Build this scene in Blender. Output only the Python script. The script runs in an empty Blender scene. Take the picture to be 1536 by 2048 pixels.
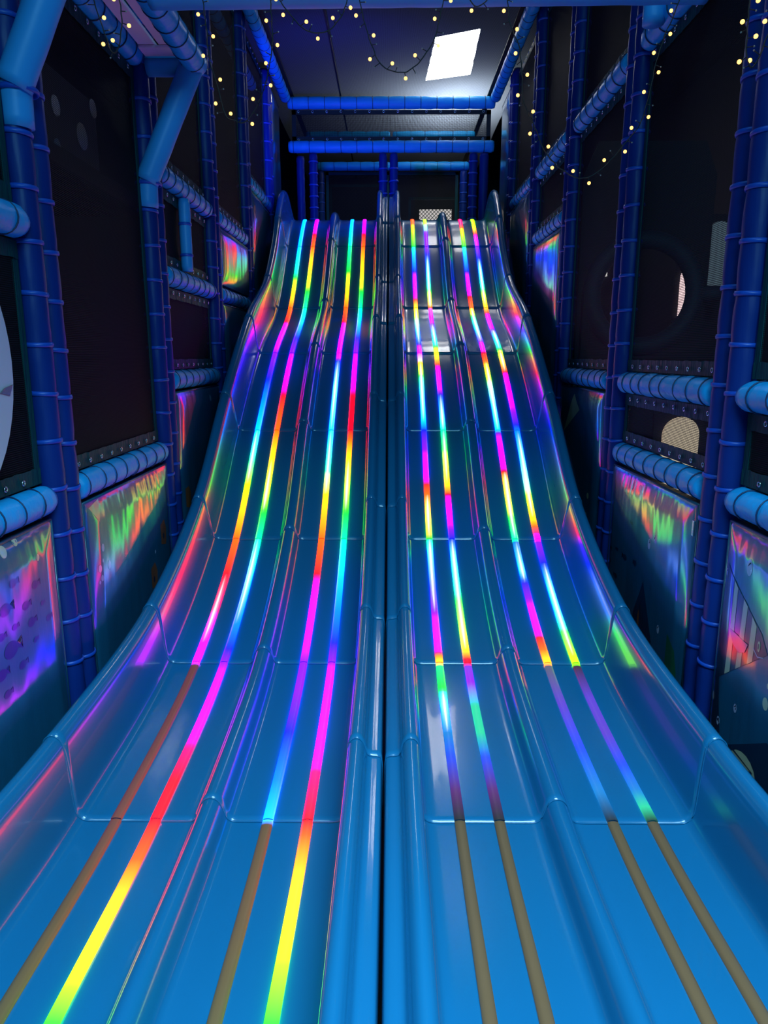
import bpy, bmesh, math, random
from mathutils import Vector, Matrix, noise
random.seed(7)
S = bpy.context.scene
COL = S.collection
PI = math.pi
CZ = 1.75                                   # eye height above the floor

# ------------------------------------------------------------------ camera
cam = bpy.data.cameras.new('camera'); camo = bpy.data.objects.new('camera', cam); COL.objects.link(camo)
camo.location = (0, 0, CZ)
camo.rotation_euler = (math.radians(90 - 12.4), 0, math.radians(0.47))
cam.sensor_fit = 'VERTICAL'; cam.sensor_height = 36; cam.lens = 1424 * 36 / 2048
cam.clip_start = 0.02
S.camera = camo

# ------------------------------------------------------------------ world, big lights, exposure
w = bpy.data.worlds.new('world'); S.world = w; w.use_nodes = True
bg = w.node_tree.nodes['Background']
bg.inputs[0].default_value = (0.05, 0.28, 0.66, 1); bg.inputs[1].default_value = 0.09
S.view_settings.view_transform = 'Standard'; S.view_settings.look = 'None'
S.view_settings.exposure = 0.0; S.view_settings.gamma = 1.0
S.view_settings.use_curve_mapping = False

def area(name, loc, target, size, energy, color, sy=None):
    l = bpy.data.lights.new(name, 'AREA'); l.energy = energy; l.color = color
    l.shape = 'RECTANGLE'; l.size = size; l.size_y = sy or size
    o = bpy.data.objects.new(name, l); COL.objects.link(o); o.location = loc
    o.rotation_euler = (Vector(target) - Vector(loc)).to_track_quat('-Z', 'Y').to_euler()
    return o
def spot(name, loc, target, energy, color, angle, blend=0.8, r=0.08):
    l = bpy.data.lights.new(name, 'SPOT'); l.energy = energy; l.color = color
    l.spot_size = math.radians(angle); l.spot_blend = blend; l.shadow_soft_size = r
    o = bpy.data.objects.new(name, l); COL.objects.link(o); o.location = loc
    o.rotation_euler = (Vector(target) - Vector(loc)).to_track_quat('-Z', 'Y').to_euler()
    return o
area('hall_daylight', (0.9, -2.6, 4.2), (0.3, 1.6, 0.2), 2.6, 135, (0.20, 0.70, 1.0), 1.6)
fd = area('foot_daylight', (0.45, 0.2, 3.5), (0.30, 1.0, 0.1), 1.5, 80, (0.36, 0.76, 1.0), 1.0)
fd.data.spread = math.radians(105)
spot('blue_flood_lamp', (-0.8, 7.0, 3.2), (-0.5, 8.9, 4.8), 170, (0.02, 0.045, 1.0), 100)
area('overhead_fill', (0.2, 2.0, 4.6), (0, 4.2, 1.2), 1.2, 14, (0.16, 0.62, 1.0), 0.5)  # added overhead fill light, stands for no fixture

# ------------------------------------------------------------------ materials
MATS = {}
def mat(name, col, rough=0.5, metal=0.0, spec=0.5, coat=0.0, coat_r=0.05, bump=0.0, bscale=(20, 20, 20), var=0.0, vscale=4.0, bdist=0.01):
    m = bpy.data.materials.new(name); m.use_nodes = True
    nt = m.node_tree; b = nt.nodes['Principled BSDF']
    b.inputs['Roughness'].default_value = rough; b.inputs['Metallic'].default_value = metal
    b.inputs['Specular IOR Level'].default_value = spec
    b.inputs['Coat Weight'].default_value = coat; b.inputs['Coat Roughness'].default_value = coat_r
    tc = nt.nodes.new('ShaderNodeTexCoord')
    n = nt.nodes.new('ShaderNodeTexNoise'); n.inputs['Scale'].default_value = vscale; n.inputs['Detail'].default_value = 4
    nt.links.new(tc.outputs['Object'], n.inputs['Vector'])
    mix = nt.nodes.new('ShaderNodeMix'); mix.data_type = 'RGBA'
    mix.inputs['A'].default_value = tuple(c * (1 - var) for c in col) + (1,)
    mix.inputs['B'].default_value = tuple(min(1, c * (1 + var)) for c in col) + (1,)
    nt.links.new(n.outputs['Fac'], mix.inputs['Factor']); nt.links.new(mix.outputs['Result'], b.inputs['Base Color'])
    if bump > 0:
        mp = nt.nodes.new('ShaderNodeMapping'); mp.inputs['Scale'].default_value = bscale
        n2 = nt.nodes.new('ShaderNodeTexNoise'); n2.inputs['Scale'].default_value = 1.0; n2.inputs['Detail'].default_value = 3
        nt.links.new(tc.outputs['Object'], mp.inputs['Vector']); nt.links.new(mp.outputs['Vector'], n2.inputs['Vector'])
        bp = nt.nodes.new('ShaderNodeBump'); bp.inputs['Strength'].default_value = bump; bp.inputs['Distance'].default_value = bdist
        nt.links.new(n2.outputs['Fac'], bp.inputs['Height']); nt.links.new(bp.outputs['Normal'], b.inputs['Normal'])
    MATS[name] = m
    return m
def emit(name, col, strength):
    m = mat(name, col, 0.4); b = m.node_tree.nodes['Principled BSDF']
    b.inputs['Emission Color'].default_value = tuple(col) + (1,); b.inputs['Emission Strength'].default_value = strength
    return m
mat('slide', (0.009, 0.155, 0.33), 0.20, spec=0.5, coat=0.40, coat_r=0.035, var=0.06, vscale=2.0)
mat('navy_vinyl', (0.003, 0.026, 0.19), 0.42, spec=0.25, var=0.15, vscale=6, bump=0.25, bscale=(30, 30, 5), bdist=0.01)
mat('sky_vinyl', (0.010, 0.36, 0.78), 0.38, spec=0.3, var=0.12, vscale=7, bump=0.5, bscale=(16, 22, 16), bdist=0.012)
mat('smooth_blue_vinyl', (0.04, 0.32, 0.74), 0.40, spec=0.35, var=0.06, vscale=3, bump=0.15, bscale=(5, 5, 5))
mat('tie_blue', (0.006, 0.07, 0.46), 0.4, var=0.1)
mat('cord', (0.005, 0.03, 0.10), 0.5, var=0.1)
mat('foil', (0.008, 0.10, 0.19), 0.30, metal=0.0, spec=0.8, coat=1.0, coat_r=0.12, var=0.12, vscale=2, bump=0.22, bscale=(26, 26, 3.0), bdist=0.008)
MATS['foil'].node_tree.nodes['Principled BSDF'].inputs['Coat IOR'].default_value = 2.3
mat('foil_edge', (0.016, 0.085, 0.15), 0.3, spec=0.7, var=0.1, bump=0.3, bscale=(25, 25, 25))
mat('hem', (0.006, 0.055, 0.060), 0.5, spec=0.15, var=0.2, bump=0.6, bscale=(8, 70, 8), bdist=0.01)
mat('metal', (0.6, 0.62, 0.65), 0.25, metal=1.0, var=0.1)
mat('wire', (0.008, 0.008, 0.008), 0.6, var=0.1)
mat('boards', (0.85, 0.60, 0.80), 0.5, var=0.08, vscale=5)
mat('dark_board', (0.012, 0.012, 0.016), 0.7, var=0.3)
mat('interior_pad', (0.035, 0.055, 0.08), 0.6, var=0.2)
mat('floor', (0.015, 0.02, 0.035), 0.6, var=0.3, bump=0.2, bscale=(60, 60, 60))
mat('hall', (0.010, 0.011, 0.016), 0.85, var=0.3, bump=0.1)
mat('print_dark', (0.006, 0.02, 0.05), 0.30, spec=0.8, coat=1.0, coat_r=0.11, var=0.06, vscale=3, bump=0.22, bscale=(26, 26, 3.0), bdist=0.008)
mat('print_purple', (0.02, 0.015, 0.16), 0.30, spec=0.8, coat=1.0, coat_r=0.11, var=0.06, vscale=3, bump=0.22, bscale=(26, 26, 3.0), bdist=0.008)
mat('print_cream', (0.55, 0.52, 0.33), 0.30, spec=0.8, coat=1.0, coat_r=0.11, var=0.06, vscale=3, bump=0.22, bscale=(26, 26, 3.0), bdist=0.008)
mat('print_lilac', (0.42, 0.42, 0.60), 0.30, spec=0.8, coat=1.0, coat_r=0.11, var=0.06, vscale=3, bump=0.22, bscale=(26, 26, 3.0), bdist=0.008)
mat('print_blue', (0.02, 0.17, 0.36), 0.30, spec=0.8, coat=1.0, coat_r=0.11, var=0.06, vscale=3, bump=0.22, bscale=(26, 26, 3.0), bdist=0.008)
mat('print_teal', (0.012, 0.13, 0.16), 0.30, spec=0.8, coat=1.0, coat_r=0.11, var=0.06, vscale=3, bump=0.22, bscale=(26, 26, 3.0), bdist=0.008)
mat('print_orange', (0.30, 0.08, 0.02), 0.30, spec=0.8, coat=1.0, coat_r=0.11, var=0.06, vscale=3, bump=0.22, bscale=(26, 26, 3.0), bdist=0.008)
mat('print_green', (0.01, 0.10, 0.04), 0.30, spec=0.8, coat=1.0, coat_r=0.11, var=0.06, vscale=3, bump=0.22, bscale=(26, 26, 3.0), bdist=0.008)
mat('print_pink', (0.40, 0.22, 0.22), 0.30, spec=0.8, coat=1.0, coat_r=0.11, var=0.06, vscale=3, bump=0.22, bscale=(26, 26, 3.0), bdist=0.008)
mat('white_disc', (0.52, 0.48, 0.56), 0.4, var=0.04)
emit('bulb_warm', (1.0, 0.46, 0.10), 3.6)
mat('bulb_cap', (0.30, 0.27, 0.24), 0.35, var=0.1)
emit('skylight', (0.93, 0.97, 1.0), 28.0)
emit('daylight_window', (0.95, 0.90, 0.86), 1.3)
emit('glow_pink', (1.0, 0.72, 0.72), 1.6)  # pink-lit box behind the net, its light put in as glow
emit('glow_warm', (0.80, 0.62, 0.42), 0.75)  # lit beige wall behind the arch, its light put in as glow
emit('glow_grey', (0.30, 0.38, 0.42), 0.22)  # grey-blue lit board, the light on it put in as weak glow

for _k, _m in MATS.items():
    if _k.startswith('print_'): _m.node_tree.nodes['Principled BSDF'].inputs['Coat IOR'].default_value = 1.6
# LED strip diffuser: emission colour stored along each strip
for _n, _c in (('led_strip', (0.05, 0.04, 0.035)), ('led_strip_unlit', (0.25, 0.11, 0.05))):
    m = mat(_n, _c, 0.35, var=0.05); nt = m.node_tree
    at_ = nt.nodes.new('ShaderNodeVertexColor'); at_.layer_name = 'led'
    nt.links.new(at_.outputs['Color'], nt.nodes['Principled BSDF'].inputs['Emission Color'])
    nt.nodes['Principled BSDF'].inputs['Emission Strength'].default_value = 2.6

def net_mat(name, alpha, col, pitch, transl=0.0, tcol=(0.3, 0.35, 0.42)):
    """woven mesh: threads of a fine grid, open between them"""
    m = bpy.data.materials.new(name); m.use_nodes = True; nt = m.node_tree
    b = nt.nodes['Principled BSDF']; out = nt.nodes['Material Output']
    b.inputs['Base Color'].default_value = col + (1,); b.inputs['Roughness'].default_value = 0.7; b.inputs['Specular IOR Level'].default_value = 0.2
    tc = nt.nodes.new('ShaderNodeTexCoord'); sep = nt.nodes.new('ShaderNodeSeparateXYZ'); nt.links.new(tc.outputs['UV'], sep.inputs[0])
    acc = None
    for ax in ('X', 'Y'):
        mu = nt.nodes.new('ShaderNodeMath'); mu.operation = 'MULTIPLY'; mu.inputs[1].default_value = 1 / pitch
        nt.links.new(sep.outputs[ax], mu.inputs[0])
        fr = nt.nodes.new('ShaderNodeMath'); fr.operation = 'FRACT'; nt.links.new(mu.outputs[0], fr.inputs[0])
        gt = nt.nodes.new('ShaderNodeMath'); gt.operation = 'LESS_THAN'; gt.inputs[1].default_value = math.sqrt(alpha)
        nt.links.new(fr.outputs[0], gt.inputs[0])
        if acc is None: acc = gt
        else:
            mm = nt.nodes.new('ShaderNodeMath'); mm.operation = 'MULTIPLY'
            nt.links.new(acc.outputs[0], mm.inputs[0]); nt.links.new(gt.outputs[0], mm.inputs[1]); acc = mm
    tr = nt.nodes.new('ShaderNodeBsdfTransparent'); mx = nt.nodes.new('ShaderNodeMixShader')
    src = b.outputs[0]
    if transl > 0:
        tl = nt.nodes.new('ShaderNodeBsdfTranslucent'); tl.inputs['Color'].default_value = tcol + (1,)
        m2 = nt.nodes.new('ShaderNodeMixShader'); m2.inputs[0].default_value = transl
        nt.links.new(b.outputs[0], m2.inputs[1]); nt.links.new(tl.outputs[0], m2.inputs[2]); src = m2.outputs[0]
    nt.links.new(acc.outputs[0], mx.inputs[0]); nt.links.new(src, mx.inputs[1]); nt.links.new(tr.outputs[0], mx.inputs[2])
    nt.links.new(mx.outputs[0], out.inputs['Surface']); MATS[name] = m
net_mat('net', 0.42, (0.010, 0.010, 0.014), 0.0075)
net_mat('ceiling_net', 0.25, (0.05, 0.075, 0.14), 0.010, 0.45)
net_mat('lattice', 0.62, (0.03, 0.03, 0.03), 0.06)

# ------------------------------------------------------------------ mesh helpers
def mesh(name, v, f, m, smooth=True, uv=None):
    me = bpy.data.meshes.new(name); me.from_pydata([tuple(p) for p in v], [], f); me.update()
    me.materials.append(MATS[m])
    if smooth:
        me.polygons.foreach_set('use_smooth', [True] * len(me.polygons))
    if uv:
        l = me.uv_layers.new(name='UVMap')
        for lp in me.loops: l.data[lp.index].uv = uv[lp.vertex_index]
    return me
def obj(name, me, parent=None, loc=None, rot=None):
    o = bpy.data.objects.new(name, me); COL.objects.link(o)
    if parent: o.parent = parent
    if loc: o.location = loc
    if rot: o.rotation_euler = rot
    return o
def tag(o, label=None, cat=None, group=None, kind=None):
    if label: o['label'] = label
    if cat: o['category'] = cat
    if group: o['group'] = group
    if kind or label: o['kind'] = kind or 'thing'
    return o
def thing(name, loc, label, cat, group=None):
    return tag(obj(name, None, None, loc), label, cat, group)
def frame_of(d):
    d = d.normalized(); up = Vector((0, 0, 1)) if abs(d.z) < 0.9 else Vector((1, 0, 0))
    a = d.cross(up).normalized(); return a, d.cross(a).normalized()
def sweep(pts, radii, seg=12, caps=True, jitter=0.0):
    v, f = [], []; n = len(pts); pts = [Vector(p) for p in pts]
    for i, p in enumerate(pts):
        d = pts[min(i + 1, n - 1)] - pts[max(i - 1, 0)]
        a, b = frame_of(d); r = radii[i] if isinstance(radii, (list, tuple)) else radii
        for k in range(seg):
            t = 2 * PI * k / seg
            rr = r * (1 + jitter * noise.noise(Vector((p.x * 9 + math.cos(t), p.y * 9 + math.sin(t), p.z * 9)))) if jitter else r
            v.append(p + a * math.cos(t) * rr + b * math.sin(t) * rr)
    for i in range(n - 1):
        for k in range(seg):
            k2 = (k + 1) % seg
            f.append((i * seg + k, i * seg + k2, (i + 1) * seg + k2, (i + 1) * seg + k))
    if caps:
        f.append(tuple(reversed(range(seg)))); f.append(tuple((n - 1) * seg + k for k in range(seg)))
    return v, f
def torus(R, r, seg=20, rs=6, axis='Z', w=1.0):
    v, f = [], []
    for i in range(seg):
        a = 2 * PI * i / seg
        for k in range(rs):
            b = 2 * PI * k / rs; q = R + r * math.cos(b); h = r * w * math.sin(b)
            p = (q * math.cos(a), q * math.sin(a), h)
            if axis == 'Y': p = (p[0], p[2], p[1])
            if axis == 'X': p = (p[2], p[0], p[1])
            v.append(p)
    for i in range(seg):
        for k in range(rs):
            i2, k2 = (i + 1) % seg, (k + 1) % rs
            f.append((i * rs + k, i2 * rs + k, i2 * rs + k2, i * rs + k2))
    return v, f
def boxm(x0, x1, y0, y1, z0, z1, bev=0.0):
    if bev <= 0:
        v = [(x, y, z) for x in (x0, x1) for y in (y0, y1) for z in (z0, z1)]
        return v, [(0, 1, 3, 2), (4, 6, 7, 5), (0, 4, 5, 1), (2, 3, 7, 6), (0, 2, 6, 4), (1, 5, 7, 3)]
    import bmesh
    bm = bmesh.new(); v, f = boxm(x0, x1, y0, y1, z0, z1)
    vs = [bm.verts.new(p) for p in v]
    for q in f: bm.faces.new([vs[i] for i in q])
    bmesh.ops.recalc_face_normals(bm, faces=bm.faces)
    bmesh.ops.bevel(bm, geom=list(bm.edges), offset=bev, segments=3, affect='EDGES', profile=0.5)
    bm.verts.index_update()
    out = [tuple(x.co) for x in bm.verts], [tuple(x.index for x in q.verts) for q in bm.faces]
    bm.free(); return out
def prism_x(poly, x, th, s):
    """flat print: polygon of (y,z) given thickness th towards the aisle on wall side s"""
    n = len(poly); x0, x1 = x, x - s * th
    v = [(x0, y, z) for y, z in poly] + [(x1, y, z) for y, z in poly]
    f = [tuple(range(n)), tuple(reversed(range(n, 2 * n)))] + [(i, (i + 1) % n, n + (i + 1) % n, n + i) for i in range(n)]
    return v, f
def ell(cy, cz, ry, rz, n=16, rot=0.0):
    out = []
    for k in range(n):
        a = 2 * PI * k / n; y, z = ry * math.cos(a), rz * math.sin(a)
        out.append((cy + y * math.cos(rot) - z * math.sin(rot), cz + y * math.sin(rot) + z * math.cos(rot)))
    return out
def catmull(P, n):
    P = [Vector(p) for p in P]; P = [P[0] * 2 - P[1]] + P + [P[-1] * 2 - P[-2]]; out = []
    for i in range(1, len(P) - 2):
        a, b, c, d = P[i - 1:i + 3]
        for k in range(n):
            t = k / n
            out.append(0.5 * ((2 * b) + (c - a) * t + (2 * a - 5 * b + 4 * c - d) * t * t + (3 * b - a - 3 * c + d) * t ** 3))
    out.append(P[-2]); return out

# ------------------------------------------------------------------ setting
def struct(name, me): return tag(obj(name, me), kind='structure')
def sbox(name, dims, m): return struct(name, mesh(name, *boxm(*dims), m, False))
sbox('floor', (-4.2, 4.2, -1.5, 16.2, -0.1, 0.0), 'floor')
sbox('wall_left', (-4.2, -4.1, -1.5, 16.2, 0.0, 5.7), 'hall')
sbox('wall_right', (4.1, 4.2, -1.5, 16.2, 0.0, 5.7), 'hall')
sbox('wall_back', (-4.1, 4.1, 16.1, 16.2, 0.0, 5.7), 'hall')
# hall roof with the skylight opening
sk = [(0.522, 9.243), (1.016, 9.023), (1.051, 10.373), (0.47, 10.582)]
RZ = CZ + 3.6
bnd = [(-4.2, 5.0), (4.2, 5.0), (4.2, 16.2), (-4.2, 16.2)]
v = [(x, y, RZ) for x, y in bnd] + [(x, y, RZ) for x, y in sk] + [(x, y, RZ + 0.03) for x, y in bnd] + [(x, y, RZ + 0.03) for x, y in sk]
f = []
for i in range(4):
    j = (i + 1) % 4
    f += [(i, j, 4 + j, 4 + i), (8 + j, 8 + i, 12 + i, 12 + j), (4 + i, 4 + j, 12 + j, 12 + i)]
struct('ceiling', mesh('ceiling', v, f, 'hall', False))
wv = [(x, y, RZ + 0.002) for x, y in sk] + [(x, y, RZ + 0.028) for x, y in sk]
struct('window_1', mesh('window_1', wv, [(3, 2, 1, 0), (4, 5, 6, 7), (0, 1, 5, 4), (1, 2, 6, 5), (2, 3, 7, 6), (3, 0, 4, 7)], 'skylight', False))

# ------------------------------------------------------------------ wave slides
SX = -0.02                                   # lateral middle of the pair of slides
PITCH = 0.55
prof = [(0.15, -1.63), (0.9, -1.645), (1.47, -1.645), (2.27, -1.65), (3.38, -1.54), (4.43, -1.16), (5.32, -0.555), (6.27, 0.01), (7.32, 0.45), (8.21, 1.15), (8.63, 1.45), (8.82, 1.535), (9.05, 1.56)]
PR = [(p.x, p.y + CZ) for p in catmull([(a, b, 0) for a, b in prof], 14)]
seamY = [8.63, 8.21, 7.32, 6.27, 5.32, 4.43, 3.38, 2.27, 1.45]      # q = 0..8
cuts = [9.05, 8.21, 7.32, 6.27, 5.32, 4.43, 3.38, 2.27, 0.15]
def at_y(y):
    y = max(y, PR[0][0])
    for i in range(len(PR) - 1):
        if PR[i][0] <= y <= PR[i + 1][0]:
            t = (y - PR[i][0]) / (PR[i + 1][0] - PR[i][0] + 1e-9)
            z = PR[i][1] + t * (PR[i + 1][1] - PR[i][1])
            a, b = PR[max(i - 1, 0)], PR[min(i + 2, len(PR) - 1)]
            c, d = PR[i], PR[i + 1]
            g1 = math.atan2(d[1] - a[1], d[0] - a[0]); g2 = math.atan2(b[1] - c[1], b[0] - c[0])
            return z, g1 + (g2 - g1) * t
    return PR[-1][1], 0.0
def q_of(y):
    if y >= seamY[0]: return 0.0
    for i in range(8):
        if seamY[i + 1] <= y: return i + (seamY[i] - y) / (seamY[i] - seamY[i + 1])
    return 8.0
XS = [(0.004, 0.02), (0.004, 0.20), (0.006, 0.255), (0.016, 0.272), (0.045, 0.275), (0.058, 0.285), (0.066, 0.315), (0.078, 0.337), (0.095, 0.345), (0.114, 0.336), (0.125, 0.31),
      (0.128, 0.22), (0.131, 0.10), (0.136, 0.045), (0.150, 0.014), (0.178, 0.0), (0.26, 0.0), (0.43, 0.0), (0.530, 0.0), (0.556, 0.006), (0.570, 0.024), (0.578, 0.052), (0.589, 0.079), (0.604, 0.094), (0.6215, 0.099),
      (0.639, 0.094), (0.654, 0.079), (0.665, 0.052), (0.673, 0.024), (0.687, 0.006), (0.713, 0.0), (0.81, 0.0), (0.98, 0.0), (1.066, 0.0), (1.094, 0.009), (1.110, 0.032), (1.1155, 0.075),
      (1.119, 0.17), (1.123, 0.285), (1.128, 0.318), (1.142, 0.340), (1.162, 0.348), (1.182, 0.340), (1.196, 0.318), (1.200, 0.28), (1.200, 0.15), (1.200, 0.0)]
XF = [(p.x, p.y) for p in catmull([(a, b, 0) for a, b in XS], 3)]

HUE = dict(red=(3.0, 0.0, 0.01), orange=(3.0, 0.075, 0.0), yellow=(2.4, 0.50, 0.003), lime=(0.34, 1.8, 0.0), green=(0.008, 2.2, 0.02), teal=(0.0, 1.5, 0.26),
           cyan=(0.0, 0.36, 2.2), azure=(0.0, 0.13, 2.2), blue=(0.003, 0.008, 2.8), purple=(0.14, 0.001, 2.8), magenta=(1.4, 0.0, 3.0), pink=(2.6, 0.0, 0.13),
           off=(0.003, 0.0025, 0.001), offr=(0.04, 0.0008, 0.008), offb=(0.020, 0.006, 0.001), offg=(0.006, 0.009, 0.0005), dteal=(0.01, 0.30, 0.16), dgrn=(0.01, 0.20, 0.05), dblue=(0.006, 0.03, 0.40),
           dviolet=(0.045, 0.018, 0.26), dgrey=(0.045, 0.050, 0.065), dpink=(0.10, 0.02, 0.06), daz=(0.003, 0.10, 0.30), dpur=(0.04, 0.004, 0.07))
LED = {
 'L1': '0 cyan 1 cyan 1.5 green 1.75 yellow 2 orange 2.3 red 2.6 magenta 3 purple 3.4 blue 3.65 azure 4 cyan 4.3 teal* 4.5 lime 4.65 yellow 5 orange 5.3 red 5.6 pink* 5.85 magenta 6 magenta 6.01 offr 7 offr 7.4 offb 8 offg',
 'L2': '0 magenta .5 red 1 orange 1.3 yellow 1.7 green 2 teal 2.3 cyan 2.7 blue 3 purple 3.2 magenta 3.6 red 4 orange 4.3 yellow 4.6 lime* 4.75 green 5 teal 5.3 cyan* 5.7 azure 5.9 blue 6 purple 6.3 magenta 6.6 pink 6.8 red 7 red 7.25 orange 7.5 yellow 7.85 lime 8 green',
 'L3': '0 cyan 1 teal 1.4 green 1.7 yellow 2 orange 2.3 red 2.6 magenta 3 magenta 3.12 blue 3.5 cyan* 4 cyan 4.4 teal* 4.6 yellow 5 orange 5.3 red 5.6 magenta 6 purple 6.2 purple 6.5 blue 6.8 azure 7 cyan 7.01 offb 7.5 offb 8 offg',
 'L4': '0 magenta .5 red 1 orange 1.4 yellow 1.7 green 2 teal 2.3 cyan 2.7 blue 3 purple 3.2 magenta 3.6 red 4 red 4.1 orange 4.3 yellow 4.55 lime* 4.75 green 5 teal 5.3 cyan 5.6 azure 5.85 blue 6 purple 6.15 magenta 6.5 magenta 6.75 pink 7 red 7.1 orange 7.4 yellow 7.75 lime 8 green',
 'R1': '0 orange .4 lime 1 green 1.1 cyan 1.4 blue 1.6 magenta 1.85 red 2 yellow 2.2 lime* 2.5 cyan* 2.85 blue 3 magenta 3.15 yellow 3.35 green* 3.6 cyan* 3.9 cyan 4 blue 4.2 purple 4.4 magenta 4.5 red 4.6 orange 4.75 yellow* 5 green 5.1 cyan* 5.4 blue* 5.6 purple 5.85 magenta 5.93 red 6 yellow 6.01 dteal 6.2 green 6.3 cyan* 6.5 daz 6.65 dblue 6.85 dpur 7 off 8 off',
 'R2': '0 lime .4 purple 1 purple 1.15 blue 1.4 cyan* 1.7 green* 1.9 yellow* 2 orange 2.15 magenta 2.35 purple 2.6 cyan* 2.9 green 3.05 yellow 3.2 red 3.35 magenta 3.6 blue 3.85 cyan* 4 teal 4.2 green* 4.5 yellow 4.6 red 4.75 magenta 4.9 purple 5 blue 5.15 cyan* 5.5 green* 5.75 lime* 5.9 yellow 5.97 red 6 red 6.01 dpink 6.15 purple 6.3 dteal 6.5 dteal 6.65 dblue 6.85 dpur 7 off 8 off',
 'R3': '0 pink .2 orange .5 lime 1 green 1.1 cyan 1.4 blue 1.6 magenta 1.8 red 2 orange 2.15 green* 2.5 cyan* 2.8 purple 3 red 3.15 orange 3.4 lime* 3.7 cyan* 4 cyan 4.02 blue 4.2 magenta 4.4 red 4.5 yellow* 4.8 green* 5 teal 5.02 daz 5.25 cyan* 5.35 blue 5.5 purple 5.7 magenta 5.8 red 5.9 orange 6 yellow 6.01 dgrey 6.3 dviolet 6.6 dblue 6.85 daz 7 off 8 off',
 'R4': '0 lime .2 yellow .5 red .8 magenta 1 purple 1.2 blue 1.4 cyan* 1.7 green* 1.95 yellow 2.1 red 2.25 magenta 2.5 purple 2.65 cyan* 2.95 green 3.1 yellow* 3.3 red 3.5 magenta 3.8 purple 3.95 blue 4.02 azure 4.3 cyan* 4.6 lime* 4.8 yellow 4.88 orange 4.95 pink 5 magenta 5.02 purple 5.2 blue 5.4 cyan* 5.6 cyan* 5.75 green* 5.95 lime 6 lime 6.01 offb 6.25 dviolet 6.5 dviolet 6.7 dblue 6.85 daz 6.93 dteal 7 off 8 off'}
def parse(s):
    t = s.split(); return [(float(t[i]), HUE[t[i + 1].rstrip('*')], 1.0 if t[i + 1].endswith('*') else 0.0) for i in range(0, len(t), 2)]
LED = {k: parse(s) for k, s in LED.items()}
def led(key, q):
    K = LED[key]
    for (a, c0, k0), (b, c1, k1) in zip(K, K[1:]):
        if a <= q <= b:
            t = (q - a) / (b - a + 1e-9)
            return [c0[i] + (c1[i] - c0[i]) * t for i in range(3)], k0 + (k1 - k0) * t
    return K[-1][1], K[-1][2]

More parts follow.
